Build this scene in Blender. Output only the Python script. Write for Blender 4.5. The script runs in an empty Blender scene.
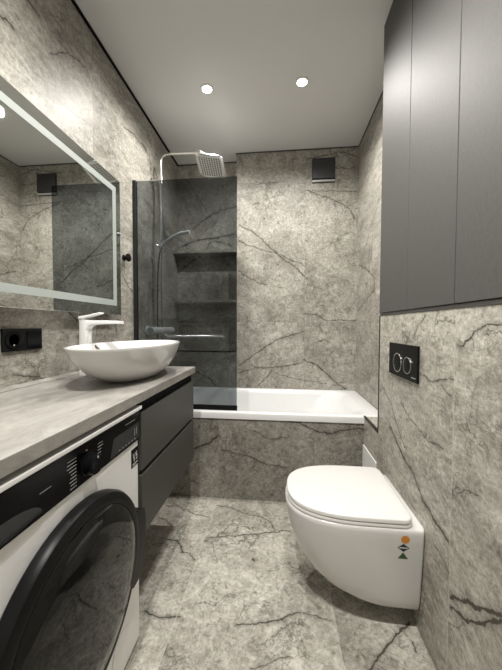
import bpy, bmesh, math, random
from mathutils import Vector, Matrix, Euler
C = bpy.context.collection
S = bpy.context.scene
PI = math.pi

# ------------------------------------------------------------------ camera
cam_data = bpy.data.cameras.new('camera')
cam = bpy.data.objects.new('camera', cam_data); C.objects.link(cam)
cam_data.sensor_fit = 'VERTICAL'; cam_data.sensor_height = 24.0
cam_data.lens = 24.0 * 283.73 / 670.0
cam_data.clip_start = 0.02
yaw, pitch, roll = 0.1016, -0.0318, 0.0030
fw = Vector((-math.sin(yaw)*math.cos(pitch), math.cos(yaw)*math.cos(pitch), math.sin(pitch)))
rt = Vector((math.cos(yaw), math.sin(yaw), 0)); up = rt.cross(fw)
rt, up = math.cos(roll)*rt + math.sin(roll)*up, -math.sin(roll)*rt + math.cos(roll)*up
m = Matrix((rt, up, -fw)).transposed().to_4x4(); m.translation = (0, 0, 1.1094)
cam.matrix_world = m
S.camera = cam

# ------------------------------------------------------------------ world, exposure
w = bpy.data.worlds.new('world'); S.world = w; w.use_nodes = True
w.node_tree.nodes['Background'].inputs[0].default_value = (0.5, 0.5, 0.5, 1)
w.node_tree.nodes['Background'].inputs[1].default_value = 0.02
S.view_settings.view_transform = 'Standard'; S.view_settings.look = 'None'
S.view_settings.exposure = 0.33; S.view_settings.gamma = 1.0
S.view_settings.use_curve_mapping = False
SPOT_W, SPOT_ANGLE, SPOT_BLEND = (43.0, 43.0, 74.0, 72.0), 164.0, 0.75
LAMP_COL = (1.0, 0.975, 0.925)
LAMPS = [(-0.466, 1.797), (0.125, 1.804), (-0.30, 0.30), (0.02, 0.30)]  # last two are unseen, added to light the near half

# ------------------------------------------------------------------ room numbers (metres)
H = 2.6; XL = -0.958; XR = 0.642; XB = 0.509
YD = 2.478; YN = 2.604; YP = 1.765; YB = 1.512; YF = -1.0; XD = -0.382
ZL = 0.565; ZC = 1.162

# ------------------------------------------------------------------ materials
def newmat(name):
    m = bpy.data.materials.new(name); m.use_nodes = True
    nt = m.node_tree; b = nt.nodes['Principled BSDF']
    return m, nt, b
def plain(name, col, rough=0.5, metal=0.0, spec=0.5, var=0.03, scale=30.0, coat=0.0):
    """procedural: base colour with a faint noise variation"""
    m, nt, b = newmat(name)
    tc = nt.nodes.new('ShaderNodeTexCoord'); n = nt.nodes.new('ShaderNodeTexNoise')
    n.inputs['Scale'].default_value = scale; n.inputs['Detail'].default_value = 4
    nt.links.new(tc.outputs['Object'], n.inputs['Vector'])
    r = nt.nodes.new('ShaderNodeValToRGB')
    r.color_ramp.elements[0].position = 0.3; r.color_ramp.elements[1].position = 0.7
    r.color_ramp.elements[0].color = tuple(max(0, c*(1-var)) for c in col) + (1,)
    r.color_ramp.elements[1].color = tuple(min(1, c*(1+var)) for c in col) + (1,)
    nt.links.new(n.outputs['Fac'], r.inputs[0]); nt.links.new(r.outputs[0], b.inputs['Base Color'])
    b.inputs['Roughness'].default_value = rough; b.inputs['Metallic'].default_value = metal
    b.inputs['Specular IOR Level'].default_value = spec
    if coat: b.inputs['Coat Weight'].default_value = coat; b.inputs['Coat Roughness'].default_value = 0.05
    return m
M = {}
M['ceiling'] = plain('ceiling_satin', (0.64, 0.637, 0.63), 0.42, var=0.01, scale=3)
M['ceramic'] = plain('white_ceramic', (0.66, 0.65, 0.635), 0.12, var=0.008, coat=0.3)
M['acrylic'] = plain('white_acrylic', (0.78, 0.78, 0.78), 0.15, var=0.008)
M['lid'] = plain('white_plastic', (0.70, 0.685, 0.665), 0.28, var=0.008)
M['tapwhite'] = plain('white_tap_paint', (0.72, 0.72, 0.71), 0.25, var=0.008)
M['enamel'] = plain('white_enamel', (0.86, 0.855, 0.85), 0.30, var=0.01)
M['black'] = plain('black_plastic', (0.008, 0.008, 0.008), 0.45, spec=0.10)
M['blackgloss'] = plain('black_gloss', (0.005, 0.005, 0.006), 0.14, spec=0.10)
M['blackmatte'] = plain('black_matte', (0.006, 0.006, 0.006), 0.7, spec=0.08)
M['blackmetal'] = plain('black_metal', (0.02, 0.02, 0.021), 0.4, metal=0.3)
M['darkmetal'] = plain('dark_trim_metal', (0.07, 0.07, 0.065), 0.4, metal=0.6)
M['chrome'] = plain('chrome', (0.88, 0.88, 0.88), 0.20, metal=1.0, var=0.01)
M['satinchrome'] = plain('satin_chrome', (0.80, 0.81, 0.82), 0.30, metal=0.25, var=0.01)
M['nozzle'] = plain('nozzle_plate', (0.72, 0.72, 0.71), 0.4)
M['smoke'] = plain('smoked_door_glass', (0.006, 0.006, 0.006), 0.03, var=0.02, spec=0.36)
M['ringblack'] = plain('door_ring_black', (0.007, 0.007, 0.007), 0.35, spec=0.14)
M['display'] = plain('display_panel', (0.035, 0.036, 0.040), 0.15)
M['print'] = plain('pale_print', (0.55, 0.55, 0.53), 0.5)
M['printdim'] = plain('dim_print', (0.30, 0.30, 0.29), 0.5)
M['carcass'] = plain('cabinet_carcass', (0.07, 0.069, 0.067), 0.5)
M['drawer'] = plain('graphite_drawer', (0.072, 0.069, 0.063), 0.5, metal=0.2, scale=200, var=0.06)
M['orange'] = plain('orange_sticker', (0.62, 0.24, 0.04), 0.45)
M['navy'] = plain('navy_sticker', (0.02, 0.02, 0.035), 0.45)
M['green'] = plain('green_sticker', (0.035, 0.09, 0.03), 0.45)
M['frost'] = plain('frosted_strip', (0.30, 0.325, 0.305), 0.6, var=0.005)
M['doorpaint'] = plain('door_paint', (0.55, 0.54, 0.52), 0.45)
M['ventgrey'] = plain('vent_strip', (0.45, 0.45, 0.44), 0.35, metal=0.5)
M['ventface'] = plain('vent_face', (0.03, 0.03, 0.032), 0.45)
M['hatch'] = plain('white_hatch', (0.75, 0.75, 0.74), 0.4, var=0.01)

def cabinet_mat():
    m, nt, b = newmat('graphite_cabinet_front')
    tc = nt.nodes.new('ShaderNodeTexCoord'); mp = nt.nodes.new('ShaderNodeMapping')
    mp.inputs['Scale'].default_value = (300, 300, 90)
    n = nt.nodes.new('ShaderNodeTexNoise'); n.inputs['Scale'].default_value = 1.0; n.inputs['Detail'].default_value = 3
    nt.links.new(tc.outputs['Object'], mp.inputs[0]); nt.links.new(mp.outputs[0], n.inputs['Vector'])
    r = nt.nodes.new('ShaderNodeValToRGB')
    r.color_ramp.elements[0].color = (0.072, 0.070, 0.066, 1); r.color_ramp.elements[1].color = (0.112, 0.109, 0.104, 1)
    nt.links.new(n.outputs['Fac'], r.inputs[0]); nt.links.new(r.outputs[0], b.inputs['Base Color'])
    b.inputs['Metallic'].default_value = 0.10; b.inputs['Roughness'].default_value = 0.58; b.inputs['Specular IOR Level'].default_value = 0.20
    bp = nt.nodes.new('ShaderNodeBump'); bp.inputs['Strength'].default_value = 0.05; bp.inputs['Distance'].default_value = 0.001
    nt.links.new(n.outputs['Fac'], bp.inputs['Height']); nt.links.new(bp.outputs[0], b.inputs['Normal'])
    return m
M['cabinet'] = cabinet_mat()

def emit_mat(name, col, strength):
    m, nt, b = newmat(name)
    b.inputs['Base Color'].default_value = (0.8, 0.8, 0.8, 1)
    b.inputs['Emission Color'].default_value = col + (1,); b.inputs['Emission Strength'].default_value = strength
    return m
M['bulb'] = emit_mat('bulb_glow', LAMP_COL, 25.0)

def glass_mat():
    m = bpy.data.materials.new('grey_tinted_glass'); m.use_nodes = True; nt = m.node_tree
    nt.nodes.clear()
    out = nt.nodes.new('ShaderNodeOutputMaterial'); mix = nt.nodes.new('ShaderNodeMixShader')
    tr = nt.nodes.new('ShaderNodeBsdfTransparent'); gl = nt.nodes.new('ShaderNodeBsdfGlossy')
    tr.inputs[0].default_value = GLASS_TINT
    gl.inputs['Roughness'].default_value = 0.02; gl.inputs[0].default_value = (0.9, 0.9, 0.9, 1)
    fr = nt.nodes.new('ShaderNodeFresnel'); fr.inputs[0].default_value = 1.45
    ge = nt.nodes.new('ShaderNodeNewGeometry'); fm = nt.nodes.new('ShaderNodeMath'); fm.operation = 'SUBTRACT'; fm.use_clamp = True
    nt.links.new(fr.outputs[0], fm.inputs[0]); nt.links.new(ge.outputs['Backfacing'], fm.inputs[1])
    nt.links.new(fm.outputs[0], mix.inputs[0]); nt.links.new(tr.outputs[0], mix.inputs[1]); nt.links.new(gl.outputs[0], mix.inputs[2])
    nt.links.new(mix.outputs[0], out.inputs[0])
    return m
GLASS_TINT = (0.53, 0.55, 0.56, 1)      # per face; the pane is crossed through two faces
M['glass'] = glass_mat()
def mirror_mat():
    m, nt, b = newmat('mirror_silver')
    b.inputs['Base Color'].default_value = (0.80, 0.82, 0.80, 1); b.inputs['Metallic'].default_value = 1; b.inputs['Roughness'].default_value = 0.01
    return m
M['mirror'] = mirror_mat()

def seg_group():
    g = bpy.data.node_groups.new('vein_segment', 'ShaderNodeTree')
    I = g.interface
    for n, t in (('P', 'NodeSocketVector'), ('A', 'NodeSocketVector'), ('BA', 'NodeSocketVector'), ('K', 'NodeSocketFloat'), ('W', 'NodeSocketFloat'), ('Prev', 'NodeSocketFloat')):
        I.new_socket(n, in_out='INPUT', socket_type=t)
    I.new_socket('D', in_out='OUTPUT', socket_type='NodeSocketFloat')
    i = g.nodes.new('NodeGroupInput'); o = g.nodes.new('NodeGroupOutput')
    def vm(op, a, b=None, sc=None):
        n = g.nodes.new('ShaderNodeVectorMath'); n.operation = op
        g.links.new(a, n.inputs[0])
        if b is not None: g.links.new(b, n.inputs[1])
        if sc is not None: g.links.new(sc, n.inputs['Scale'])
        return n
    pa = vm('SUBTRACT', i.outputs['P'], i.outputs['A'])
    d = vm('DOT_PRODUCT', pa.outputs[0], i.outputs['BA'])
    mu = g.nodes.new('ShaderNodeMath'); mu.operation = 'MULTIPLY'; mu.use_clamp = True
    g.links.new(d.outputs['Value'], mu.inputs[0]); g.links.new(i.outputs['K'], mu.inputs[1])
    sc = vm('SCALE', i.outputs['BA'], sc=mu.outputs[0])
    df = vm('SUBTRACT', pa.outputs[0], sc.outputs[0])
    ln = vm('LENGTH', df.outputs[0])
    mw = g.nodes.new('ShaderNodeMath'); mw.operation = 'MULTIPLY'
    g.links.new(ln.outputs['Value'], mw.inputs[0]); g.links.new(i.outputs['W'], mw.inputs[1])
    mn = g.nodes.new('ShaderNodeMath'); mn.operation = 'MINIMUM'
    g.links.new(mw.outputs[0], mn.inputs[0]); g.links.new(i.outputs['Prev'], mn.inputs[1])
    g.links.new(mn.outputs[0], o.inputs[0])
    return g
SEG = seg_group()

# dark veins of the stone-look tile, metres on each surface: polyline and half width in mm
VEINS={
 'back':[([(-0.361,1.98),(-0.256,1.933),(-0.165,1.866),(-0.074,1.774),(0.004,1.695),(0.106,1.63),(0.17,1.565),(0.234,1.521)],4),([(-0.36,1.858),(-0.229,1.79),(-0.074,1.748),(0.08,1.681),(0.207,1.628)],3),([(0.214,2.261),(0.302,2.228),(0.426,2.173),(0.512,2.137),(0.573,2.093),(0.611,2.005)],3.5),([(0.214,2.256),(0.449,2.241),(0.632,2.233)],2),([(0.224,2.524),(0.372,2.541),(0.482,2.564),(0.567,2.547),(0.64,2.506)],2.5),([(-0.218,2.326),(-0.102,2.339),(0.025,2.34)],2),([(-0.36,1.586),(-0.255,1.52),(-0.124,1.466)],2.5),([(-0.231,2.162),(-0.192,2.173)],4),([(0.447,2.431),(0.629,2.429)],2),([(-0.359,0.758),(-0.226,0.853),(-0.095,0.946),(0.034,1.013),(0.207,1.065)],3.5),([(-0.359,0.692),(-0.226,0.74),(-0.016,0.751),(0.189,0.789)],3),([(-0.186,0.576),(-0.12,0.657),(-0.068,0.724)],3),([(0.209,0.82),(0.316,0.77),(0.418,0.689),(0.506,0.606),(0.569,0.569)],4),([(0.211,1.219),(0.312,1.206),(0.388,1.161),(0.5,1.156),(0.659,1.151)],3),([(0.327,0.976),(0.39,0.995)],4),([(-0.042,0.698),(0.139,0.65),(0.394,0.617)],2),([(-0.74,0.69),(-0.62,0.633),(-0.58,0.575)],3.5)],
 'right':[([(1.921,1.958),(2.136,1.803),(2.352,1.617)],1.5),([(2.42,1.612),(2.192,1.533),(2.04,1.446),(2.017,1.361),(2.255,1.3),(2.417,1.241)],3)],
 'box':[([(0.871,1.06),(0.844,1.06),(0.815,1.083),(0.783,1.106),(0.754,1.122),(0.711,1.123)],3.5),([(1.086,0.94),(1.026,0.927),(0.953,0.943),(0.884,0.952)],2.5),([(1.479,0.814),(1.396,0.773),(1.307,0.719),(1.24,0.647),(1.192,0.611)],3),([(1.247,0.79),(1.187,0.757),(1.086,0.734),(1.017,0.722),(0.93,0.737)],2.5),([(1.36,0.646),(1.275,0.601),(1.249,0.584)],6),([(1.06,1.147),(1.103,1.117),(1.145,1.066)],3),([(0.815,1.083),(0.795,1.065)],2),([(0.952,0.928),(0.899,0.898)],2),([(1.247,0.585),(1.126,0.549),(1.06,0.5),(0.972,0.476),(0.889,0.458)],9),([(0.968,0.391),(0.92,0.386),(0.885,0.365)],3),([(0.874,0.305),(0.809,0.358),(0.747,0.4),(0.683,0.453)],7),([(0.873,0.278),(0.806,0.306),(0.757,0.353),(0.724,0.394),(0.683,0.437)],6),([(0.871,0.609),(0.821,0.654),(0.77,0.675)],2)],
 'floor':[([(-0.375,1.416),(-0.245,1.446),(-0.112,1.476),(0.006,1.507),(0.057,1.513)],6),([(-0.375,1.685),(-0.263,1.666),(-0.2,1.629),(-0.105,1.611),(-0.048,1.582),(-0.015,1.517)],4.5),([(-0.687,1.652),(-0.619,1.659),(-0.499,1.597),(-0.399,1.58)],4),([(-0.579,1.388),(-0.519,1.387),(-0.489,1.365),(-0.475,1.321),(-0.426,1.31),(-0.39,1.28)],5),([(-0.711,1.547),(-0.645,1.527),(-0.59,1.481)],5),([(-0.158,1.006),(-0.065,1.027),(-0.03,1.034),(0.042,1.056)],6),([(-0.123,1.314),(-0.113,1.296)],6),([(-0.086,0.88),(-0.025,0.9),(0.038,0.929)],3),([(-0.524,1.021),(-0.44,1.005),(-0.38,1.011)],6),([(0.29,0.916),(0.35,0.969),(0.415,1.023),(0.488,1.085)],6),([(0.476,1.018),(0.467,0.986)],6),([(-0.005,1.043),(0.086,1.078)],4),([(0.099,1.079),(0.198,1.058)],4)],
 'left':[([(0.911,2.159),(0.943,2.174),(0.967,2.173)],5),([(1.019,2.337),(1.05,2.338),(1.075,2.337)],4),([(1.126,2.246),(1.228,2.334),(1.348,2.376)],3),([(1.686,2.321),(1.792,2.348),(1.913,2.367),(1.992,2.354)],4),([(1.16,2.084),(1.223,2.093),(1.292,2.103)],2),([(1.204,1.168),(1.262,1.134),(1.316,1.128)],3),([(0.927,0.935),(0.979,0.917),(1.062,0.892)],3),([(1.656,1.42),(1.719,1.352),(1.77,1.331)],3),([(1.953,2.001),(2.019,1.986),(2.118,1.946)],4)],
 'panel':[([(0.035,0.528),(0.112,0.508),(0.211,0.472),(0.309,0.453),(0.395,0.475),(0.511,0.49)],4),([(-0.539,0.315),(-0.456,0.358),(-0.386,0.408)],5),([(-0.363,0.316),(-0.224,0.288),(-0.087,0.238),(0.048,0.222)],2.5),([(-0.156,0.441),(-0.042,0.4),(0.047,0.415)],2)],
 'alcove':[([(-0.911,1.862),(-0.774,1.903),(-0.628,1.915),(-0.423,1.959)],5),([(-0.954,1.618),(-0.817,1.708),(-0.712,1.776),(-0.649,1.876)],5),([(-0.608,1.895),(-0.454,1.851)],4),([(-0.808,2.015),(-0.682,2.109),(-0.547,2.17),(-0.403,2.208)],5)],
}

VEIN_W = 1.35
STONE_DARK = (0.120, 0.110, 0.092); STONE_MID = (0.315, 0.297, 0.258); STONE_LIGHT = (0.56, 0.54, 0.485)
VEIN_COL = (0.045, 0.038, 0.030)

def stone(name, axis, fix, key, u, v, gain=1.0, rough=0.42, vw=1.0, light_lines=False, streak=None):
    """stone-look porcelain tile. axis: the constant axis; u, v: (axis index, first joint, period)"""
    m, nt, b = newmat(name); L = nt.links.new; N = nt.nodes.new
    def math_(op, a, b_=None, c=None, clamp=False):
        n = N('ShaderNodeMath'); n.operation = op; n.use_clamp = clamp
        for k, x in enumerate((a, b_, c)):
            if x is None: continue
            if isinstance(x, (int, float)): n.inputs[k].default_value = x
            else: L(x, n.inputs[k])
        return n.outputs[0]
    def noise(vec, scale, detail, rough_, dist=0.0):
        n = N('ShaderNodeTexNoise'); n.inputs['Scale'].default_value = scale; n.inputs['Detail'].default_value = detail
        n.inputs['Roughness'].default_value = rough_; n.inputs['Distortion'].default_value = dist
        L(vec, n.inputs['Vector']); return n
    def sstep(x, a, b_):       # 1 at a -> 0 at b_
        n = N('ShaderNodeMapRange'); n.interpolation_type = 'SMOOTHSTEP'
        n.inputs['From Min'].default_value = a; n.inputs['From Max'].default_value = b_
        n.inputs['To Min'].default_value = 1; n.inputs['To Max'].default_value = 0
        L(x, n.inputs['Value']); return n.outputs[0]
    tc = N('ShaderNodeTexCoord'); P = tc.outputs['Object']
    sx = N('ShaderNodeSeparateXYZ'); L(P, sx.inputs[0])
    def joint(c):
        i, first, per = c
        t = math_('DIVIDE', math_('SUBTRACT', sx.outputs[i], first), per)
        idx = math_('FLOOR', t); fr = math_('SUBTRACT', t, idx)
        d = math_('MULTIPLY', math_('MINIMUM', fr, math_('SUBTRACT', 1.0, fr)), per)
        return idx, d
    iu, du = joint(u); iv, dv = joint(v)
    cb = N('ShaderNodeCombineXYZ')
    L(math_('MULTIPLY', iu, 7.31), cb.inputs[0]); L(math_('MULTIPLY', iv, 5.17), cb.inputs[1])
    L(math_('ADD', math_('MULTIPLY', iu, 3.7), math_('MULTIPLY', iv, 9.1)), cb.inputs[2])
    ad = N('ShaderNodeVectorMath'); ad.operation = 'ADD'; L(P, ad.inputs[0]); L(cb.outputs[0], ad.inputs[1])
    P2 = ad.outputs[0]
    if streak:
        mp = N('ShaderNodeMapping'); mp.inputs['Rotation'].default_value = streak[0]; mp.inputs['Scale'].default_value = streak[1]
        L(P2, mp.inputs[0]); PS = mp.outputs[0]
    else: PS = P2
    big = noise(PS, 3.0, 7, 0.65, 0.6); mid = noise(PS, 17, 10, 0.80, 1.2); fine = noise(P2, 75, 6, 0.75)
    s = math_('ADD', math_('MULTIPLY', big.outputs['Fac'], 0.30), math_('ADD', math_('MULTIPLY', mid.outputs['Fac'], 0.38), math_('MULTIPLY', fine.outputs['Fac'], 0.32)))
    r = N('ShaderNodeValToRGB'); e = r.color_ramp.elements
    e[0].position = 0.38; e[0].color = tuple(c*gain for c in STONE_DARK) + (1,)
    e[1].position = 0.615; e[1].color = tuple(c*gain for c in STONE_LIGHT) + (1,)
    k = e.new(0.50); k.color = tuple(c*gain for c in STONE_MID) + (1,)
    L(s, r.inputs[0])
    pit = noise(PS, 34, 6, 0.7, 0.6); pale = noise(PS, 11, 8, 0.75, 1.0)
    pf = math_('MULTIPLY', sstep(pit.outputs['Fac'], 0.34, 0.46), 0.55)
    m1 = N('ShaderNodeMix'); m1.data_type = 'RGBA'; L(pf, m1.inputs['Factor']); L(r.outputs[0], m1.inputs['A']); m1.inputs['B'].default_value = tuple(c*gain*0.75 for c in STONE_DARK) + (1,)
    lf = math_('MULTIPLY', sstep(pale.outputs['Fac'], 0.68, 0.54), 0.45)
    m2 = N('ShaderNodeMix'); m2.data_type = 'RGBA'; L(lf, m2.inputs['Factor']); L(m1.outputs['Result'], m2.inputs['A']); m2.inputs['B'].default_value = tuple(min(0.8, c*gain*1.12) for c in STONE_LIGHT) + (1,)
    col = m2.outputs['Result']
    # coordinates bent by noise so that veins run crooked
    dn = noise(P2, 9, 4, 0.6)
    dsub = N('ShaderNodeVectorMath'); dsub.operation = 'SUBTRACT'; L(dn.outputs['Color'], dsub.inputs[0]); dsub.inputs[1].default_value = (0.5, 0.5, 0.5)
    def bent(src, amp):
        sc = N('ShaderNodeVectorMath'); sc.operation = 'SCALE'; L(dsub.outputs[0], sc.inputs[0]); sc.inputs['Scale'].default_value = amp
        a = N('ShaderNodeVectorMath'); a.operation = 'ADD'; L(src, a.inputs[0]); L(sc.outputs[0], a.inputs[1]); return a.outputs[0]
    def hair(scale, width, seed):
        vo = N('ShaderNodeTexVoronoi'); vo.feature = 'DISTANCE_TO_EDGE'; vo.inputs['Scale'].default_value = scale
        o2 = N('ShaderNodeVectorMath'); o2.operation = 'ADD'; L(bent(P2, 0.22), o2.inputs[0]); o2.inputs[1].default_value = (seed, seed*2, seed*3)
        L(o2.outputs[0], vo.inputs['Vector'])
        return sstep(vo.outputs['Distance'], 0.0, width)
    gate = N('ShaderNodeMapRange'); gate.inputs['From Min'].default_value = 0.47; gate.inputs['From Max'].default_value = 0.62
    gn = noise(P2, 4.5, 3, 0.5); L(gn.outputs['Fac'], gate.inputs['Value'])
    h1 = math_('MULTIPLY', hair(3.2, 0.022, 1.7), gate.outputs[0])
    h2 = math_('MULTIPLY', hair(9, 0.04, 4.1), 0.5)
    h = math_('MAXIMUM', math_('MULTIPLY', h1, 0.72), math_('MULTIPLY', h2, gate.outputs[0]))
    # the big veins
    d2 = noise(P, 38, 3, 0.6)
    s2 = N('ShaderNodeVectorMath'); s2.operation = 'SUBTRACT'; L(d2.outputs['Color'], s2.inputs[0]); s2.inputs[1].default_value = (0.5, 0.5, 0.5)
    s3 = N('ShaderNodeVectorMath'); s3.operation = 'SCALE'; L(s2.outputs[0], s3.inputs[0]); s3.inputs['Scale'].default_value = 0.020
    s4 = N('ShaderNodeVectorMath'); s4.operation = 'ADD'; L(bent(P, 0.045), s4.inputs[0]); L(s3.outputs[0], s4.inputs[1])
    fl = N('ShaderNodeVectorMath'); fl.operation = 'MULTIPLY_ADD'; L(s4.outputs[0], fl.inputs[0])
    fl.inputs[1].default_value = tuple(0.0 if i == axis else 1.0 for i in range(3)); fl.inputs[2].default_value = tuple(fix if i == axis else 0.0 for i in range(3))
    PB = fl.outputs[0]; wv = noise(P, 22, 3, 0.6)
    val = N('ShaderNodeValue'); val.outputs[0].default_value = 50.0; prev = val.outputs[0]
    kk = [i for i in range(3) if i != axis]
    for pts, wd in VEINS.get(key, []):
        for (a0, a1), (b0, b1) in zip(pts[:-1], pts[1:]):
            A = [0, 0, 0]; B = [0, 0, 0]; A[axis] = fix; A[kk[0]] = a0; A[kk[1]] = a1; B[kk[0]] = b0-a0; B[kk[1]] = b1-a1
            ll = B[0]**2 + B[1]**2 + B[2]**2
            if ll < 1e-8: continue
            g = N('ShaderNodeGroup'); g.node_tree = SEG
            L(PB, g.inputs['P']); g.inputs['A'].default_value = A; g.inputs['BA'].default_value = B
            g.inputs['K'].default_value = 1/ll; g.inputs['W'].default_value = 1000.0/(wd*VEIN_W*vw); L(prev, g.inputs['Prev'])
            prev = g.outputs['D']
    thick = N('ShaderNodeMapRange'); L(wv.outputs['Fac'], thick.inputs['Value'])
    thick.inputs['From Min'].default_value = 0.3; thick.inputs['From Max'].default_value = 0.7
    thick.inputs['To Min'].default_value = 0.35; thick.inputs['To Max'].default_value = 1.3
    vd = math_('DIVIDE', prev, thick.outputs[0])
    core = sstep(vd, 0.4, 1.1); halo = math_('MULTIPLY', sstep(vd, 0.8, 4.5), 0.28)
    vm_ = math_('MAXIMUM', math_('MULTIPLY', core, 0.95), halo)
    allv = math_('MAXIMUM', vm_, h, clamp=True)
    mx = N('ShaderNodeMix'); mx.data_type = 'RGBA'; L(allv, mx.inputs['Factor']); L(col, mx.inputs['A']); mx.inputs['B'].default_value = tuple(c*gain for c in VEIN_COL) + (1,)
    j = sstep(math_('MINIMUM', du, dv), 0.0007, 0.0016)
    mj = N('ShaderNodeMix'); mj.data_type = 'RGBA'; L(math_('MULTIPLY', j, 0.65), mj.inputs['Factor']); L(mx.outputs['Result'], mj.inputs['A'])
    mj.inputs['B'].default_value = ((0.56, 0.54, 0.48, 1) if light_lines else (0.20, 0.185, 0.16, 1))
    L(mj.outputs['Result'], b.inputs['Base Color'])
    rr = N('ShaderNodeMapRange'); L(mid.outputs['Fac'], rr.inputs['Value']); rr.inputs['To Min'].default_value = rough-0.05; rr.inputs['To Max'].default_value = rough+0.09
    L(rr.outputs[0], b.inputs['Roughness']); b.inputs['Specular IOR Level'].default_value = 0.24
    return m
M['t_back'] = stone('stone_tile_back', 1, YD, 'back', (0, 0.2095, 0.6), (2, 1.144, 1.2))
M['t_alcove'] = stone('stone_tile_alcove', 1, YN, 'alcove', (0, 0.2095, 0.6), (2, 1.144, 1.2))
M['t_left'] = stone('stone_tile_left', 0, XL, 'left', (1, 0.195, 0.6), (2, -0.06, 1.35), streak=((0.6, 0, 0), (1, 0.6, 1.5)))
M['t_right'] = stone('stone_tile_right', 0, XR, 'right', (1, 0.285, 0.6), (2, 1.144, 1.2), streak=((0.7, 0, 0), (1, 0.6, 1.6)))
M['t_box'] = stone('stone_tile_box', 0, XB, 'box', (1, 0.883, 1.2), (2, -0.03, 1.2), light_lines=True, gain=1.22, vw=0.8, streak=((0.75, 0, 0), (1, 0.7, 1.4)))  # gain brightens the stone in place of lamp light on the box
M['t_panel'] = stone('stone_tile_panel', 1, YP, 'panel', (0, 0.214, 0.6), (2, -0.6, 1.2), gain=0.82)  # gain darkens the same stone, shade of the unlit panel in its colour
M['t_floor'] = stone('stone_tile_floor', 2, 0, 'floor', (0, 0.214, 0.6), (1, 0.565, 1.2), light_lines=True, gain=1.24, vw=0.6)

def counter_mat():
    m, nt, b = newmat('concrete_laminate'); N = nt.nodes.new; L = nt.links.new
    tc = N('ShaderNodeTexCoord'); mp = N('ShaderNodeMapping'); mp.inputs['Scale'].default_value = (7, 3.2, 7)
    L(tc.outputs['Object'], mp.inputs[0])
    n = N('ShaderNodeTexNoise'); n.inputs['Scale'].default_value = 1.6; n.inputs['Detail'].default_value = 12; n.inputs['Roughness'].default_value = 0.78; n.inputs['Distortion'].default_value = 0.6
    L(mp.outputs[0], n.inputs['Vector'])
    r = N('ShaderNodeValToRGB'); e = r.color_ramp.elements
    e[0].position = 0.32; e[0].color = (0.140, 0.130, 0.116, 1); e[1].position = 0.66; e[1].color = (0.37, 0.352, 0.325, 1)
    L(n.outputs['Fac'], r.inputs[0]); L(r.outputs[0], b.inputs['Base Color']); b.inputs['Roughness'].default_value = 0.5
    return m
M['counter'] = counter_mat()

# ------------------------------------------------------------------ mesh helpers (all coordinates are world metres)
class MB:
    def __init__(self): self.bm = bmesh.new()
    def box(self, x0, x1, y0, y1, z0, z1, bev=0.0, seg=2):
        r = bmesh.ops.create_cube(self.bm, size=1.0); vs = r['verts']
        for v in vs: v.co = Vector(((x0+x1)/2 + v.co.x*(x1-x0), (y0+y1)/2 + v.co.y*(y1-y0), (z0+z1)/2 + v.co.z*(z1-z0)))
        if bev:
            es = list({e for v in vs for e in v.link_edges})
            bmesh.ops.bevel(self.bm, geom=es, offset=bev, segments=seg, profile=0.5, affect='EDGES', clamp_overlap=True)
        return self
    def loft(self, rings, cap0=True, cap1=True):
        rows = [[self.bm.verts.new(p) for p in ring] for ring in rings]
        n = len(rows[0])
        for a, b in zip(rows[:-1], rows[1:]):
            for i in range(n):
                self.bm.faces.new((a[i], a[(i+1) % n], b[(i+1) % n], b[i]))
        if cap0: self.bm.faces.new(rows[0][::-1])
        if cap1: self.bm.faces.new(rows[-1])
        return self
    def tube(self, pts, r, n=14, cap=True):
        pts = [Vector(p) for p in pts]; rr = r if isinstance(r, (list, tuple)) else [r]*len(pts)
        rings = []; prev = None
        for i, p in enumerate(pts):
            t = (pts[min(i+1, len(pts)-1)] - pts[max(i-1, 0)]).normalized()
            if prev is None:
                u = t.orthogonal().normalized()
            else:
                u = (prev - t*prev.dot(t)).normalized()
            prev = u; v = t.cross(u)
            rings.append([p + rr[i]*(math.cos(2*PI*k/n)*u + math.sin(2*PI*k/n)*v) for k in range(n)])
        return self.loft(rings, cap, cap)
    def cyl(self, p, d, r, h, n=28, r2=None, bev=0.0):
        p = Vector(p); d = Vector(d).normalized(); r2 = r if r2 is None else r2
        if bev: return self.lathe(p, d, [(r-bev, 0), (r, bev), (r2, h-bev), (r2-bev, h)], n)
        return self.lathe(p, d, [(r, 0), (r2, h)], n)
    def lathe(self, p, d, prof, n=28, cap=True):
        p = Vector(p); d = Vector(d).normalized(); u = d.orthogonal().normalized(); v = d.cross(u)
        rings = [[p + d*h + max(r, 1e-5)*(math.cos(2*PI*k/n)*u + math.sin(2*PI*k/n)*v) for k in range(n)] for r, h in prof]
        return self.loft(rings, cap, cap)
    def poly(self, pts, off):
        a = [Vector(p) for p in pts]; o = Vector(off)
        return self.loft([a, [p+o for p in a]])
    def build(self, name, mat, parent=None, smooth=False, loc=None, autosmooth=35):
        bmesh.ops.recalc_face_normals(self.bm, faces=self.bm.faces)
        me = bpy.data.meshes.new(name)
        o = bpy.data.objects.new(name, me)
        base = Vector((0, 0, 0)); q = parent
        while q is not None: base += Vector(q.location); q = q.parent
        if loc is not None: o.location = Vector(loc) - base; base = Vector(loc)
        bmesh.ops.translate(self.bm, verts=self.bm.verts, vec=-base)
        if smooth:
            for f in self.bm.faces: f.smooth = True
            for e in self.bm.edges:
                if len(e.link_faces) == 2 and e.calc_face_angle(0) > math.radians(autosmooth): e.smooth = False
        self.bm.to_mesh(me); self.bm.free()
        me.materials.append(mat); C.objects.link(o)
        if parent is not None: o.parent = parent
        return o
def tag(o, label, cat, group=None):
    o['label'] = label; o['category'] = cat
    if group: o['group'] = group
    return o
def thing(name, label, cat, loc, group=None):
    o = bpy.data.objects.new(name, None); C.objects.link(o); o.location = loc; o.empty_display_size = 0.05
    return tag(o, label, cat, group)
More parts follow.
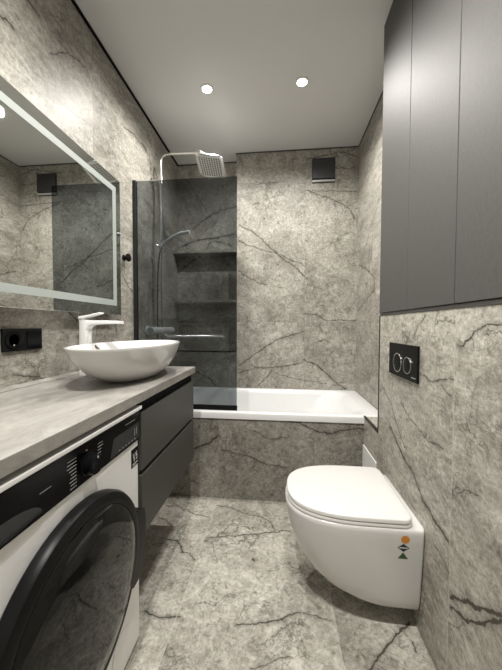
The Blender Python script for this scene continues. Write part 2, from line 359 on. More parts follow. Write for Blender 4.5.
def struct(o):
    o['kind'] = 'structure'; return o
def copy_tree(root, shift):
    r = root.copy(); C.objects.link(r); r.location = Vector(root.location) + Vector(shift)
    for ch in [c for c in root.children]:
        c = ch.copy(); C.objects.link(c); c.parent = r
        for g in [x for x in ch.children]:
            d = g.copy(); C.objects.link(d); d.parent = c
    return r
def rrect(x0, x1, y0, y1, z, r, n=6):
    pts = []
    for cx, cy, a0 in ((x1-r, y1-r, 0), (x0+r, y1-r, PI/2), (x0+r, y0+r, PI), (x1-r, y0+r, 1.5*PI)):
        for k in range(n+1):
            a = a0 + (PI/2)*k/n; pts.append(Vector((cx+r*math.cos(a), cy+r*math.sin(a), z)))
    return pts

# ------------------------------------------------------------------ the room
T = 0.1
struct(MB().box(XL-T, XR+T, YF-T, YN+T, -T, 0).build('floor', M['t_floor']))
struct(MB().box(XL-T, XR+T, YF-T, YN+T, H, H+T).build('ceiling', M['ceiling']))
struct(MB().box(XL-T, XL, YF-T, YN+T, 0, H).build('wall_left', M['t_left']))
struct(MB().box(XR, XR+T, YF-T, YN+T, 0, H).build('wall_right', M['t_right']))
b = MB(); b.box(XD, XR, YD, YN, 0, H); b.box(XL, XD, YD, YN, 0, 0.884)
struct(b.build('wall_back', M['t_back']))
struct(MB().box(XL, XR, YN, YN+T, 0, H).build('wall_alcove', M['t_alcove']))
b = MB(); b.box(XB, XR, YF, YB, 0, ZC)
struct(b.build('wall_cistern', M['t_box']))
b = MB(); b.box(XB, XR, YB, YP, 0, ZL)
struct(b.build('wall_ledge', M['t_box']))
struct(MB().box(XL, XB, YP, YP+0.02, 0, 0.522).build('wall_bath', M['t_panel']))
# entrance wall with its door, behind the viewer
b = MB(); b.box(XL, -0.55, YF-T, YF, 0, H); b.box(0.30, XR, YF-T, YF, 0, H); b.box(-0.55, 0.30, YF-T, YF, 2.08, H)
struct(b.build('wall_front', M['t_left']))
d = struct(MB().box(-0.55, 0.30, YF-0.06, YF-0.02, 0.005, 2.08).build('door_1', M['doorpaint']))
hb = MB(); hb.cyl((0.22, YF-0.02, 1.0), (0, 1, 0), 0.024, 0.008); hb.tube([(0.22, YF-0.012, 1.0), (0.22, YF+0.03, 1.0), (0.10, YF+0.03, 1.0)], 0.009)
hb.build('door_handle', M['blackmetal'], d, True)
# metal trims, and dark strips for the shadow gap at the ceiling
struct(MB().box(XL, XL+0.012, YF, YN, H-0.010, H).build('trim_1', M['blackmatte']))  # matte black strip stands in for the shaded ceiling gap
b = MB(); b.box(XL, XD-0.004, YN-0.008, YN, H-0.007, H); b.box(XD-0.004, XR, YD-0.008, YD, H-0.006, H); b.box(XD-0.006, XD, YD-0.004, YN, H-0.006, H); b.box(XR-0.006, XR, YB, YD, H-0.006, H)
struct(b.build('trim_2', M['darkmetal']))  # dark strip carries the painted gap shade along the other ceiling edges
struct(MB().box(XB-0.003, XB+0.006, YB-0.004, YB+0.003, ZL, ZC).build('trim_3', M['blackmetal']))
struct(MB().box(XB-0.003, XB+0.010, YB, YP, ZL-0.006, ZL+0.003).build('trim_4', M['blackmetal']))
struct(MB().box(XL, XD, YD-0.003, YD+0.008, 0.878, 0.888).build('trim_5', M['blackmetal']))

# alcove shelves
for z, lab in ((1.757, 'upper grey stone shelf in the shower alcove behind the glass'), (1.318, 'lower grey stone shelf in the shower alcove behind the glass')):
    o = MB().box(XL, XD, YD+0.005, YN, z, z+0.022, 0.001).build('alcove_shelf', M['t_alcove'], loc=(-0.67, YD+0.06, z))
    tag(o, lab, 'shelf', 'alcove shelves')

# ------------------------------------------------------------------ ceiling downlights
LL = ['round recessed downlight above the glass screen, left one of the pair in view', 'round recessed downlight nearer the black vent, right one of the pair in view',
      'round recessed downlight over the washing machine, out of view and added for its light', 'round recessed downlight over the floor beside the toilet, out of view and added for its light']
def downlight(x, y, lab, watt):
    t = thing('downlight', lab, 'ceiling light', (x, y, H), 'recessed ceiling downlights')
    MB().lathe((x, y, H), (0, 0, -1), [(0.030, 0.0), (0.042, 0.0), (0.042, 0.003), (0.038, 0.005), (0.029, 0.004)], 32, False).build('trim_ring', M['lid'], t, True)
    MB().lathe((x, y, H), (0, 0, -1), [(0.0285, 0.0005), (0.0285, 0.002), (0.022, 0.005), (0.010, 0.007), (0.0005, 0.0075)], 28).build('bulb', M['bulb'], t, True)
    ld = bpy.data.lights.new('lamp_beam', 'SPOT'); ld.energy = watt; ld.color = LAMP_COL
    ld.spot_size = math.radians(SPOT_ANGLE); ld.spot_blend = SPOT_BLEND; ld.shadow_soft_size = 0.03
    lo = bpy.data.objects.new('lamp_beam', ld); C.objects.link(lo); lo.parent = t; lo.location = (0, 0, -0.03)
    return t
for (x, y), lab, watt in zip(LAMPS, LL, SPOT_W): downlight(x, y, lab, watt)

# ------------------------------------------------------------------ wall cabinets on the right
def wall_cabinet(y1, y0, lab):
    t = thing('wall_cabinet', lab, 'cabinet', (XB+0.06, (y0+y1)/2, ZC), 'tall graphite wall cabinets')
    MB().box(XB+0.0135, XR, y0+0.0005, y1-0.0005, ZC, H-0.004).build('carcass', M['carcass'], t)
    MB().box(XB-0.002, XB+0.0132, y0+0.001, y1-0.001, ZC+0.0005, ZC+0.0125).build('bottom_rail', M['drawer'], t)
    w_ = (y1-y0)/2
    for k in range(2):
        a = y0 + k*w_; z0 = ZC+0.0145
        MB().box(XB-0.005, XB+0.013, a+0.0015, a+w_-0.0015, z0, H-0.006, 0.0012).build('door', M['cabinet'], t)
    return t
wall_cabinet(YB-0.001, 0.885, 'tall dark grey wall cabinet above the black flush plate, nearer the bathtub')
wall_cabinet(0.884, 0.258, 'tall dark grey wall cabinet at the right edge, nearer the viewer')

# ------------------------------------------------------------------ ventilation grille
t = thing('ventilation_grille', 'square black ventilation grille high on the back wall', 'vent', (0.355, YD, 2.41))
MB().box(0.260, 0.450, YD-0.008, YD-0.0005, 2.315, 2.515, 0.002).build('frame', M['ventface'], t)
MB().box(0.264, 0.446, YD-0.024, YD-0.008, 2.342, 2.511, 0.003).build('cover', M['ventface'], t)
MB().box(0.262, 0.448, YD-0.020, YD-0.008, 2.318, 2.334, 0.002).build('grey_strip', M['ventgrey'], t)['label'] = 'light grey strip along the bottom'

# ------------------------------------------------------------------ bathtub
t = thing('bathtub', 'white acrylic bathtub set along the back wall', 'bathtub', (-0.15, 2.12, 0))
x0, x1, y0, y1 = XL+0.002, XR-0.002, YP-0.012, YD-0.002
def tubring(z, inset, r, sl=0.0, sr=0.0):
    return rrect(x0+inset+sl, x1-inset-sr, y0+inset, y1-inset, z, r, 8)
rings = [tubring(0.522, 0.002, 0.012), tubring(0.556, 0.0, 0.014), tubring(0.563, 0.002, 0.014), tubring(0.566, 0.008, 0.014),
         tubring(0.566, 0.045, 0.10, 0.02, 0.05), tubring(0.562, 0.053, 0.12, 0.02, 0.06), tubring(0.53, 0.062, 0.16, 0.03, 0.09),
         tubring(0.35, 0.085, 0.18, 0.05, 0.20), tubring(0.20, 0.12, 0.17, 0.08, 0.32), tubring(0.16, 0.16, 0.13, 0.10, 0.38), tubring(0.15, 0.20, 0.10, 0.12, 0.42)]
b = MB(); b.loft(rings, False, True)
o = b.build('tub_shell', M['acrylic'], t, True, autosmooth=50)
# outside of shell (hidden behind the tiled panel) so that the tub rests on the floor
b = MB(); b.box(x0+0.15, x1-0.15, y0+0.16, y1-0.16, 0.0, 0.145); b.build('support_frame', M['carcass'], t)
MB().lathe((-0.45, 2.12, 0.1505), (0, 0, 1), [(0.03, 0), (0.03, 0.003), (0.02, 0.005), (0.001, 0.005)], 24).build('drain', M['chrome'], t, True)

# ------------------------------------------------------------------ glass shower screen
YG = 1.79; XG = -0.273
t = thing('shower_screen', 'grey tinted glass shower screen with black edge profiles on the bathtub rim', 'shower screen', (-0.62, YG, ZL))
MB().box(XL+0.012, XG, YG-0.004, YG+0.004, 0.590, 2.046, 0.0008).build('glass_pane', M['glass'], t)
MB().box(XL+0.0005, XL+0.024, YG-0.011, YG+0.011, 0.568, 2.05, 0.001).build('wall_profile', M['blackmetal'], t)
MB().box(XL+0.024, XG+0.002, YG-0.008, YG+0.008, 0.5675, 0.597, 0.001).build('bottom_profile', M['black'], t)

# ------------------------------------------------------------------ shower column, on the left wall
YS = 2.05; XS = -0.880
t = thing('shower_set', 'chrome shower set with square rain head and long spout on the left wall', 'shower', (XS, YS, 1.05))
zt = 2.368
arc = [(XS, YS, 1.09), (XS, YS, 1.5), (XS, YS, zt-0.05)] + [(XS+0.05*(1-math.cos(a)), YS, zt-0.05+0.05*math.sin(a)) for a in [PI/2*k/6 for k in range(1, 7)]] + [(-0.70, YS-0.06, zt-0.035), (-0.565, YS-0.10, zt-0.066)]
MB().tube(arc, 0.0085, 16).build('riser_pipe', M['chrome'], t, True)
b = MB(); b.tube([(XL+0.001, YS, 2.18), (XS, YS, 2.18)], 0.009); b.cyl((XL+0.0005, YS, 2.18), (1, 0, 0), 0.022, 0.006); b.cyl((XS, YS, 2.15), (0, 0, 1), 0.016, 0.06, bev=0.003)
b.build('wall_bracket', M['chrome'], t, True)
hc = Vector((-0.491, 2.0, 2.235)); tilt = Matrix.Rotation(math.radians(10), 3, 'Y') @ Matrix.Rotation(math.radians(-17), 3, 'X')
def head_ring(hw, hh, z, r):
    return [hc + tilt @ p for p in rrect(-hw, hw, -hh, hh, z, r, 6)]
rh = MB().loft([head_ring(0.094, 0.094, -0.005, 0.035), head_ring(0.098, 0.098, -0.002, 0.035), head_ring(0.098, 0.098, 0.004, 0.035), head_ring(0.091, 0.091, 0.008, 0.035), head_ring(0.03, 0.03, 0.016, 0.025)]).build('rain_head', M['chrome'], t, True)
MB().loft([head_ring(0.086, 0.086, -0.0052, 0.030), head_ring(0.084, 0.084, -0.0068, 0.030)]).build('nozzle_plate', M['nozzle'], rh, True)
b = MB()
for i in range(9):
    for j in range(10):
        q = hc + tilt @ Vector((-0.070+0.0175*i, -0.0715+0.0159*j, -0.0068)); b.cyl(q, tilt @ Vector((0, 0, -1)), 0.0048, 0.002, 8)
b.build('nozzle_dots', M['darkmetal'], rh)
b = MB(); a0 = Vector((-0.585, YS-0.094, zt-0.062)); a1 = hc + tilt @ Vector((0, 0, 0.014))
b.cyl(a0, (0.95, -0.28, -0.2), 0.017, 0.045, bev=0.003); b.tube([a0+Vector((0.04, -0.012, -0.010)), a0+Vector((0.075, 0, -0.02)), a1], 0.013)
b.build('head_joint', M['chrome'], t, True)
b = MB(); b.tube([(XS, YS-0.15, 1.075), (XS, YS-0.12, 1.075), (XS, YS+0.12, 1.075), (XS, YS+0.15, 1.075)], [0.021, 0.024, 0.024, 0.021], 20)
b.tube([(XL+0.001, YS-0.075, 1.075), (XS, YS-0.075, 1.075)], 0.015); b.tube([(XL+0.001, YS+0.075, 1.075), (XS, YS+0.075, 1.075)], 0.015)
b.cyl((XL+0.0005, YS-0.075, 1.075), (1, 0, 0), 0.033, 0.008); b.cyl((XL+0.0005, YS+0.075, 1.075), (1, 0, 0), 0.033, 0.008)
b.build('mixer_body', M['satinchrome'], t, True)
for s in (-1, 1):
    MB().tube([(XS, YS+s*0.152, 1.075), (XS, YS+s*0.175, 1.075), (XS, YS+s*0.195, 1.075)], [0.024, 0.026, 0.024], 18).build('mixer_handle', M['satinchrome'], t, True)
b = MB(); b.tube([(XS+0.02, YS, 1.055), (XS+0.035, YS+0.02, 1.035), (XS+0.08, YS+0.06, 1.030), (-0.62, YS+0.17, 1.028), (-0.47, YS+0.24, 1.026), (-0.455, YS+0.247, 1.018), (-0.452, YS+0.248, 1.005)], [0.014, 0.013, 0.010, 0.009, 0.009, 0.009, 0.010])
b.build('swivel_spout', M['chrome'], t, True)
b = MB(); b.cyl((XS, YS, 1.665), (0, 0, 1), 0.017, 0.05, bev=0.003); b.tube([(XS, YS, 1.69), (XS+0.02, YS-0.03, 1.692), (XS+0.03, YS-0.045, 1.697)], [0.011, 0.012, 0.014]); b.tube([(XS, YS, 1.69), (XS-0.03, YS-0.03, 1.705)], 0.008)
b.build('hand_shower_holder', M['chrome'], t, True)
# hand shower with its hose
t = thing('hand_shower', 'slim chrome hand shower wand resting in its holder behind the glass', 'hand shower', (XS+0.03, YS-0.06, 1.69))
wp = [(XS+0.028, YS-0.062, 1.680), (XS+0.06, YS-0.065, 1.708), (XS+0.12, YS-0.075, 1.742), (XS+0.18, YS-0.085, 1.760), (XS+0.245, YS-0.095, 1.766)]
MB().tube(wp, [0.011, 0.013, 0.013, 0.015, 0.013], 14).build('wand', M['satinchrome'], t, True)
hs = [(XS+0.024, YS-0.06, 1.675), (XS+0.005, YS-0.055, 1.60), (XS-0.004, YS-0.06, 1.45), (XS-0.006, YS-0.065, 1.15), (XS-0.004, YS-0.06, 0.93), (XS+0.005, YS-0.045, 0.86), (XS+0.012, YS-0.02, 0.90), (XS+0.006, YS-0.004, 1.0), (XS, YS, 1.055)]
def smooth_pts(p, n=6):
    p = [Vector(q) for q in p]; out = []
    for i in range(len(p)-1):
        a, b_, c, d_ = p[max(i-1, 0)], p[i], p[i+1], p[min(i+2, len(p)-1)]
        for k in range(n):
            s = k/n
            out.append(0.5*((2*b_) + (-a+c)*s + (2*a-5*b_+4*c-d_)*s*s + (-a+3*b_-3*c+d_)*s**3))
    return out + [p[-1]]
MB().tube(smooth_pts(hs), 0.0065, 10).build('hose', M['chrome'], t, True)

# ------------------------------------------------------------------ hook on the left wall
t = thing('robe_hook', 'small round black hook on the wall between mirror and glass screen', 'hook', (XL, 1.668, 1.526))
MB().cyl((XL+0.0005, 1.668, 1.526), (1, 0, 0), 0.018, 0.005, bev=0.001).build('base_plate', M['black'], t, True)
MB().lathe((XL+0.005, 1.668, 1.526), (1, 0, 0), [(0.010, 0), (0.009, 0.014), (0.022, 0.019), (0.025, 0.025), (0.023, 0.032), (0.012, 0.036), (0.001, 0.037)], 24).build('knob', M['black'], t, True)

# ------------------------------------------------------------------ mirror
XM = -0.902; ma, mb_, mz0, mz1 = 0.34, 1.539, 1.169, 1.916
t = thing('mirror', 'large rectangular mirror with frosted light strip on the left wall', 'mirror', (XL, 0.94, 1.17))
MB().box(XL+0.0005, XM-0.005, ma+0.04, mb_-0.04, mz0+0.04, mz1-0.04).build('back_frame', M['darkmetal'], t)
MB().box(XM-0.005, XM, ma, mb_, mz0, mz1, 0.0006).build('mirror_glass', M['mirror'], t)
def frame(a, bb, z0, z1, wd, x0_, x1_):
    o_ = [Vector((x1_, a, z0)), Vector((x1_, bb, z0)), Vector((x1_, bb, z1)), Vector((x1_, a, z1))]
    i_ = [Vector((x1_, a+wd, z0+wd)), Vector((x1_, bb-wd, z0+wd)), Vector((x1_, bb-wd, z1-wd)), Vector((x1_, a+wd, z1-wd))]
    q = Vector((x0_-x1_, 0, 0)); b_ = MB()
    b_.loft([o_, i_, [p+q for p in i_], [p+q for p in o_], o_], False, False)
    bmesh.ops.remove_doubles(b_.bm, verts=b_.bm.verts, dist=1e-6); return b_
frame(ma+0.042, mb_-0.042, mz0+0.050, mz1-0.050, 0.030, XM, XM+0.0008).build('light_strip', M['frost'], t)['label'] = 'frosted strip inset along the edge'

# ------------------------------------------------------------------ double socket
t = thing('wall_socket', 'black wall socket with switch on the left wall above the worktop', 'socket', (XL, 0.965, 1.056))
MB().box(XL+0.0005, XL+0.010, 0.883, 1.046, 1.016, 1.097, 0.002).build('frame', M['black'], t)
b = MB(); b.lathe((XL+0.010, 0.923, 1.056), (1, 0, 0), [(0.033, 0), (0.033, 0.003), (0.021, 0.003), (0.020, -0.006), (0.001, -0.006)], 32)
sk = b.build('socket_insert', M['blackgloss'], t, True)
b = MB()
for s in (-1, 1): b.cyl((XL+0.0042, 0.923, 1.056+s*0.0095), (1, 0, 0), 0.0022, 0.002, 10)
b.cyl((XL+0.0042, 0.923, 1.038), (1, 0, 0), 0.003, 0.008, 8)
b.build('contact', M['chrome'], sk)
MB().box(XL+0.010, XL+0.014, 0.976, 1.037, 1.026, 1.087, 0.0015).build('switch_rocker', M['blackgloss'], t)

# ------------------------------------------------------------------ worktop, drawer unit
XC = -0.468; ZT = 0.882
o = MB().box(XL+0.001, XC, 0.15, 1.535, 0.849, ZT, 0.0015).build('worktop', M['counter'], loc=(-0.71, 0.84, 0.849))
tag(o, 'long grey concrete-look worktop over the washing machine and drawers', 'worktop')
b = MB(); b.poly([(XL+0.0005, 0.15, ZT), (XL+0.03, 0.15, ZT), (XL+0.03, 0.15, ZT+0.003), (XL+0.0005, 0.15, ZT+0.010)], (0, 1.385, 0))
tag(b.build('sealing_strip', M['counter'], loc=(XL+0.01, 0.84, ZT)), 'thin grey sealing strip where the worktop meets the left wall', 'trim strip')
XV = -0.478
t = thing('drawer_unit', 'dark grey wall-hung drawer unit under the basin', 'cabinet', (-0.71, 1.215, 0.365))
MB().box(XL+0.001, XV-0.020, 0.934, 1.530, 0.372, 0.8485).build('body', M['carcass'], t)
MB().box(XV-0.0195, XV-0.012, 0.935, 1.528, 0.800, 0.8485).build('grip_channel', M['blackmatte'], t)
for z0, z1 in ((0.602, 0.806), (0.366, 0.584)):
    MB().box(XV-0.019, XV, 0.934, 1.531, z0, z1, 0.001).build('drawer_front', M['drawer'], t)

# ------------------------------------------------------------------ vessel basin
bc = Vector((-0.648, 1.19, ZT)); bh = 0.148
def ell(a, b_, z, n=64): return [Vector((bc.x+b_*math.cos(2*PI*k/n), bc.y+a*math.sin(2*PI*k/n), ZT+z)) for k in range(n)]
t = thing('basin', 'white oval vessel basin standing on the grey worktop', 'basin', tuple(bc))
prof = [(0.135, 0.080, 0.0006), (0.143, 0.086, 0.004), (0.180, 0.110, 0.016), (0.235, 0.140, 0.044), (0.282, 0.163, 0.080), (0.312, 0.174, 0.112), (0.328, 0.1795, 0.137), (0.333, 0.181, 0.146), (0.3325, 0.1805, 0.148), (0.329, 0.177, 0.1485), (0.325, 0.173, 0.146)]
inn = [(0.316, 0.165, 0.132), (0.292, 0.152, 0.102), (0.250, 0.132, 0.070), (0.170, 0.102, 0.038), (0.110, 0.066, 0.020), (0.045, 0.040, 0.0145), (0.02, 0.02, 0.014)]
MB().loft([ell(*p) for p in prof+inn]).build('bowl', M['ceramic'], t, True, autosmooth=60)
MB().lathe((bc.x, bc.y, ZT+0.0145), (0, 0, 1), [(0.032, 0), (0.032, 0.004), (0.026, 0.008), (0.001, 0.009)], 28).build('waste_cap', M['ceramic'], t, True)

MB().lathe((-0.8115, 1.185, ZT+0.128), (0.85, 0, 0.5), [(0.014, -0.004), (0.014, 0.003), (0.010, 0.004), (0.009, 0.0015), (0.0005, 0.0015)], 20).build('overflow_ring', M['chrome'], t, True)
# ------------------------------------------------------------------ tap
tx, ty = -0.885, 1.215
t = thing('basin_tap', 'tall white basin tap standing behind the oval basin', 'tap', (tx, ty, ZT))
def sect(cx, cz, nx, nz, th, wd):
    """rectangular section with soft corners, normal direction (nx, nz) in the XZ plane across the thickness"""
    pts = []
    for sx_, sy_ in ((1, 1), (-1, 1), (-1, -1), (1, -1)):
        c = 0.006 if th > 0.02 else 0.003
        for k in range(3):
            a = math.atan2(sy_, sx_) - PI/4 + PI/4*k
            ux = sx_*(th/2-c) + c*math.cos(a); uy = sy_*(wd/2-c) + c*math.sin(a)
            pts.append(Vector((cx+ux*nx, ty+uy, cz+ux*nz)))
    return pts
MB().loft([sect(tx, ZT+z, 1, 0, th, wd) for z, th, wd in ((0.0006, 0.042, 0.046), (0.004, 0.042, 0.046), (0.006, 0.038, 0.044), (0.20, 0.036, 0.043), (0.2525, 0.036, 0.043))]).build('tap_body', M['tapwhite'], t, True, autosmooth=40)
path = [(0.012, 0.226, 0, -1, 0.053, 0.0415), (0.018, 0.229, 0, -1, 0.046, 0.0415), (0.024, 0.234, 0, -1, 0.034, 0.0412), (0.034, 0.2385, 0, -1, 0.024, 0.041), (0.055, 0.241, 0, -1, 0.019, 0.040), (0.11, 0.242, 0, -1, 0.016, 0.038), (0.175, 0.242, 0, -1, 0.013, 0.036)]
MB().loft([sect(tx+p[0], ZT+p[1], *p[2:]) for p in path]).build('spout', M['tapwhite'], t, True, autosmooth=50)
lv = [(-0.019, 0.262, 0, -1, 0.014, 0.042), (0.0, 0.264, 0, -1, 0.014, 0.042), (0.03, 0.271, 0.25, -0.97, 0.010, 0.040), (0.078, 0.284, 0.25, -0.97, 0.006, 0.037)]
MB().loft([sect(tx+p[0], ZT+p[1], *p[2:]) for p in lv]).build('lever', M['tapwhite'], t, True, autosmooth=50)
MB().cyl((tx-0.002, ty, ZT+0.2525), (0, 0, 1), 0.015, 0.006).build('lever_joint', M['tapwhite'], t, True)
MB().cyl((tx+0.160, ty, ZT+0.2375), (0, 0, -1), 0.010, 0.005).build('aerator', M['chrome'], t, True)

# ------------------------------------------------------------------ washing machine
XW = -0.487; wy0, wy1 = 0.328, 0.928; wz = 0.832
t = thing('washing_machine', 'white front-loading washing machine with black door under the worktop', 'washing machine', (-0.72, 0.628, 0))
MB().box(-0.945, XW, wy0, wy1, 0.012, 0.7165, 0.006, 3).build('body', M['enamel'], t)
MB().box(-0.945, XW+0.016, wy0, wy1, 0.8225, wz+0.003, 0.003).build('top_cover', M['enamel'], t)
for y in (wy0+0.05, wy1-0.05):
    for x in (-0.90, -0.53): MB().cyl((x, y, 0), (0, 0, 1), 0.02, 0.013).build('foot', M['black'], t)
cp = MB().box(XW-0.004, XW+0.005, wy0+0.001, wy1-0.001, 0.717, 0.822, 0.003).build('control_panel', M['blackgloss'], t)
XF = XW+0.005
dp = MB().poly([(XF-0.001, 0.757, 0.725), (XF-0.001, 0.922, 0.725), (XF-0.001, 0.922, 0.778), (XF-0.001, 0.775, 0.778)], (0.0014, 0, 0)).build('display', M['display'], t)
b = MB()
for k in range(6): b.box(XF+0.0003, XF+0.0008, 0.800+k*0.018, 0.809+k*0.018, 0.730, 0.7325)
for k in range(2): b.box(XF+0.0003, XF+0.0008, 0.893+0.012*k, 0.896+0.012*k, 0.742, 0.766)
b.build('display_marks', M['printdim'], dp)
kb = MB().lathe((XF-0.001, 0.662, 0.760), (1, 0, 0), [(0.029, 0), (0.029, 0.004), (0.026, 0.006), (0.0245, 0.026), (0.022, 0.029), (0.001, 0.0295)], 36).build('program_dial', M['blackgloss'], t, True)
MB().box(XF+0.0280, XF+0.0292, 0.6605, 0.6635, 0.776, 0.781).build('dial_mark', M['print'], kb)
random.seed(4)
for k in range(9):
    L_ = 0.018 + 0.014*random.random()
    MB().box(XF-0.0005, XF+0.0004, 0.622-L_, 0.622, 0.726+k*0.0084, 0.7282+k*0.0084).build('program_name', M['printdim'], t)
for k in range(8):
    L_ = 0.012 + 0.012*random.random()
    MB().box(XF-0.0005, XF+0.0004, 0.702, 0.702+L_, 0.733+k*0.0084, 0.7352+k*0.0084).build('program_name', M['printdim'], t)
for y0_, y1_, z0_, z1_ in ((0.838, 0.895, 0.795, 0.7972), (0.516, 0.545, 0.768, 0.7695), (0.655, 0.660, 0.795, 0.798)):
    MB().box(XF-0.0005, XF+0.0018, y0_, y1_, z0_, z1_).build('printed_line', M['printdim'], t)
dd = MB().box(XF-0.002, XF+0.0015, wy0+0.012, 0.555, 0.7205, 0.817, 0.0025).build('detergent_drawer', M['blackgloss'], t)
b = MB()
sc = []
for k in range(13):
    a = PI*k/12; sc.append(Vector((XF+0.0012, 0.437+0.085*math.cos(a)*(1 if k else 1), 0.728+0.034*math.sin(a))))
b.poly(sc, (0.001, 0, 0)); b.build('drawer_grip', M['display'], dd)
b = MB(); b.tube([(XF+0.003, 0.355, 0.728), (XF+0.004, 0.44, 0.7275), (XF+0.003, 0.519, 0.731)], 0.0022, 8); b.build('grip_edge', M['ringblack'], dd, True)
lb = MB().box(XW-0.0005, XW+0.0008, 0.880, 0.9255, 0.634, 0.696).build('energy_sticker', M['black'], t); lb['label'] = 'black square sticker'
b = MB(); xs_ = XW+0.0008
b.box(xs_, xs_+0.0004, 0.888, 0.921, 0.643, 0.646); b.box(xs_, xs_+0.0004, 0.888, 0.912, 0.638, 0.640)
b.poly([(xs_, 0.889, 0.680), (xs_, 0.893, 0.680), (xs_, 0.899, 0.660), (xs_, 0.903, 0.680), (xs_, 0.906, 0.680), (xs_, 0.900, 0.652), (xs_, 0.897, 0.652)], (0.0004, 0, 0))
b.poly([(xs_, 0.909, 0.678), (xs_, 0.918, 0.682), (xs_, 0.918, 0.678), (xs_, 0.913, 0.676), (xs_, 0.919, 0.668), (xs_, 0.918, 0.655), (xs_, 0.909, 0.653), (xs_, 0.909, 0.657), (xs_, 0.914, 0.659), (xs_, 0.914, 0.666), (xs_, 0.909, 0.668)], (0.0004, 0, 0))
b.build('sticker_print', M['print'], lb)
# door
dc = Vector((XW, 0.622, 0.425)); R = 0.254
dr = MB().lathe(dc, (1, 0, 0), [(R-0.004, 0.0003), (R, 0.004), (R, 0.020), (R-0.006, 0.030), (R-0.022, 0.036), (R-0.034, 0.034), (R-0.036, 0.020), (R-0.05, 0.012), (0.05, 0.010)], 96).build('door', M['ringblack'], t, True)
MB().lathe(dc, (1, 0, 0), [(R-0.036, 0.016), (R-0.0355, 0.034), (R-0.045, 0.040), (R-0.08, 0.046), (R-0.14, 0.051), (0.001, 0.053)], 96).build('door_glass', M['smoke'], dr, True)
arc = []
a0, a1 = math.radians(19), math.radians(-35)
for k in range(17):
    a = a0+(a1-a0)*k/16; rr = R + 0.038*min(1, min(k, 16-k)/1.6)
    arc.append(Vector((dc.x+0.006, dc.y+min(rr, 0.302/max(0.3, math.cos(a)))*math.cos(a), dc.z+rr*math.sin(a))))
arc2 = [Vector((dc.x+0.006, dc.y+(R-0.012)*math.cos(a0+(a1-a0)*k/16), dc.z+(R-0.012)*math.sin(a0+(a1-a0)*k/16))) for k in range(16, -1, -1)]
MB().poly(arc+arc2, (0.026, 0, 0)).build('door_grip', M['ringblack'], dr)
# filter flap, low on the right
b = MB(); pts = [(XW+0.0008, 0.875, 0.135)]
fl = [Vector((XW+0.0006, 0.812+0.052*math.cos(a), 0.100+0.052*math.sin(a))) for a in [2*PI*k/40 for k in range(40)]]
fi = [Vector((XW+0.0006, 0.812+0.050*math.cos(a), 0.100+0.050*math.sin(a))) for a in [2*PI*k/40 for k in range(40)]]
ff = MB().poly(fi, (0.0012, 0, 0)).build('filter_flap', M['enamel'], t)

# ------------------------------------------------------------------ flush plate
t = thing('flush_plate', 'black rectangular flush plate with two round buttons above the toilet', 'flush plate', (XB, 1.2245, 0.97))
MB().box(XB-0.009, XB-0.0005, 1.0895, 1.3595, 0.898, 1.037, 0.002).build('plate', M['black'], t)
for y, r in ((1.264, 0.0405), (1.170, 0.0335)):
    bt = MB().lathe((XB-0.009, y, 0.9555), (-1, 0, 0), [(r-0.003, 0), (r-0.003, 0.0018), (r-0.005, 0.0024), (0.001, 0.0024)], 40).build('button', M['black'], t, True)
    MB().lathe((XB-0.009, y, 0.9555), (-1, 0, 0), [(r-0.0028, 0), (r-0.0028, 0.0026), (r, 0.0026), (r+0.0003, 0)], 40, False).build('button_ring', M['chrome'], bt, True)
b = MB()
for k in range(7): b.box(XB-0.0094, XB-0.0089, 1.101+k*0.0052, 1.1045+k*0.0052, 0.9125, 0.9165)
b.build('small_print', M['printdim'], t)

# ------------------------------------------------------------------ access hatch below the ledge
o = MB().box(XB-0.006, XB-0.0005, YB+0.01, YP-0.004, 0.16, 0.395, 0.001).build('access_hatch', M['hatch'], loc=(XB-0.003, 1.63, 0.16))
tag(o, 'white flat hatch board on the wall between toilet and bathtub', 'hatch')

# ------------------------------------------------------------------ toilet
TY = 1.213; XT = XB-0.0008
def dring(z, xf, hw, xb=XT, rc=0.012, n=28, pw=2.6):
    """D-shaped ring: straight back at xb, straight sides, rounded front reaching xf"""
    pts = []
    L_ = min(0.30, (xb-xf)*0.72); xc_ = xf+L_
    for k in range(n+1):
        a = PI/2 + PI*k/n
        c, s = math.cos(a), math.sin(a)
        pts.append(Vector((xc_ + L_*math.copysign(abs(c)**(2/pw), c), TY+hw*math.copysign(abs(s)**(2/pw), s), z)))
    for cy, q0 in ((TY-hw+rc, 1.5*PI), (TY+hw-rc, 0)):
        for k in range(5):
            a = q0+(PI/2)*k/4; pts.append(Vector((xb-rc+rc*math.cos(a), cy+rc*math.sin(a), z)))
    return pts
t = thing('toilet', 'white wall-hung toilet with closed lid under the black flush plate', 'toilet', (0.30, TY, 0.083))
tr = [(0.083, 0.262, 0.158), (0.086, 0.238, 0.164), (0.095, 0.210, 0.169), (0.120, 0.152, 0.174), (0.160, 0.108, 0.178), (0.210, 0.075, 0.182), (0.260, 0.054, 0.186), (0.310, 0.040, 0.190), (0.350, 0.034, 0.193), (0.380, 0.028, 0.195), (0.390, 0.027, 0.194), (0.396, 0.031, 0.191), (0.398, 0.040, 0.185)]
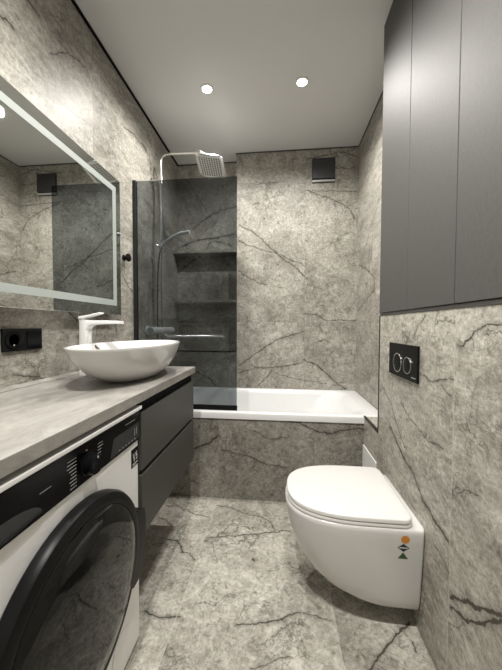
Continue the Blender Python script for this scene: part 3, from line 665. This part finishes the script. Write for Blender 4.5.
MB().loft([dring(z, xf, hw) for z, xf, hw in tr]).build('bowl', M['ceramic'], t, True, autosmooth=50)
def pad(z0, z1, xf, xb, hw, e=0.004):
    return [dring(z0, xf+e, hw-e, xb-e, 0.03), dring(z0+e*0.6, xf, hw, xb, 0.034), dring(z1-e, xf, hw, xb, 0.034), dring(z1-e*0.3, xf+e*0.5, hw-e*0.5, xb-e*0.5, 0.032), dring(z1, xf+e*1.6, hw-e*1.6, xb-e*1.6, 0.03)]
MB().loft(pad(0.399, 0.412, 0.032, 0.476, 0.190, 0.003)).build('seat', M['lid'], t, True, autosmooth=50)
MB().loft(pad(0.4135, 0.431, 0.034, 0.474, 0.191, 0.004)).build('lid', M['lid'], t, True, autosmooth=50)
MB().tube([(0.482, TY-0.09, 0.4055), (0.482, TY+0.09, 0.4055)], 0.0065, 14).build('hinge', M['lid'], t, True)
def side_y(z):
    for (z0, _, h0), (z1, _, h1) in zip(tr[:-1], tr[1:]):
        if z0 <= z <= z1: return TY-(h0+(h1-h0)*(z-z0)/(z1-z0))
def sticker(pts, mat, lab):
    a = [Vector((x, side_y(z)-0.0006, z)) for x, z in pts]
    o = MB().poly(a, (0, 0.0012, 0)).build('sticker', mat, t); o['label'] = lab; return o
STX = 0.441
sticker([(STX+0.0145*math.cos(2*PI*k/28), 0.364+0.0145*math.sin(2*PI*k/28)) for k in range(28)], M['orange'], 'round orange sticker')
dm = sticker([(STX-0.005-0.020, 0.3325), (STX-0.005, 0.3175), (STX-0.005+0.020, 0.3325), (STX-0.005, 0.3475)], M['navy'], 'dark diamond sticker')
b = MB(); a = [Vector((x, side_y(0.3325)-0.0011, z)) for x, z in ((STX-0.019, 0.3308), (STX+0.009, 0.3308), (STX+0.009, 0.3345), (STX-0.019, 0.3345))]
b.poly(a, (0, 0.0006, 0)); b.build('sticker_stripe', M['print'], dm)
sticker([(STX-0.005-0.0175, 0.291), (STX-0.005+0.0175, 0.291), (STX-0.005, 0.315)], M['green'], 'green triangle sticker')
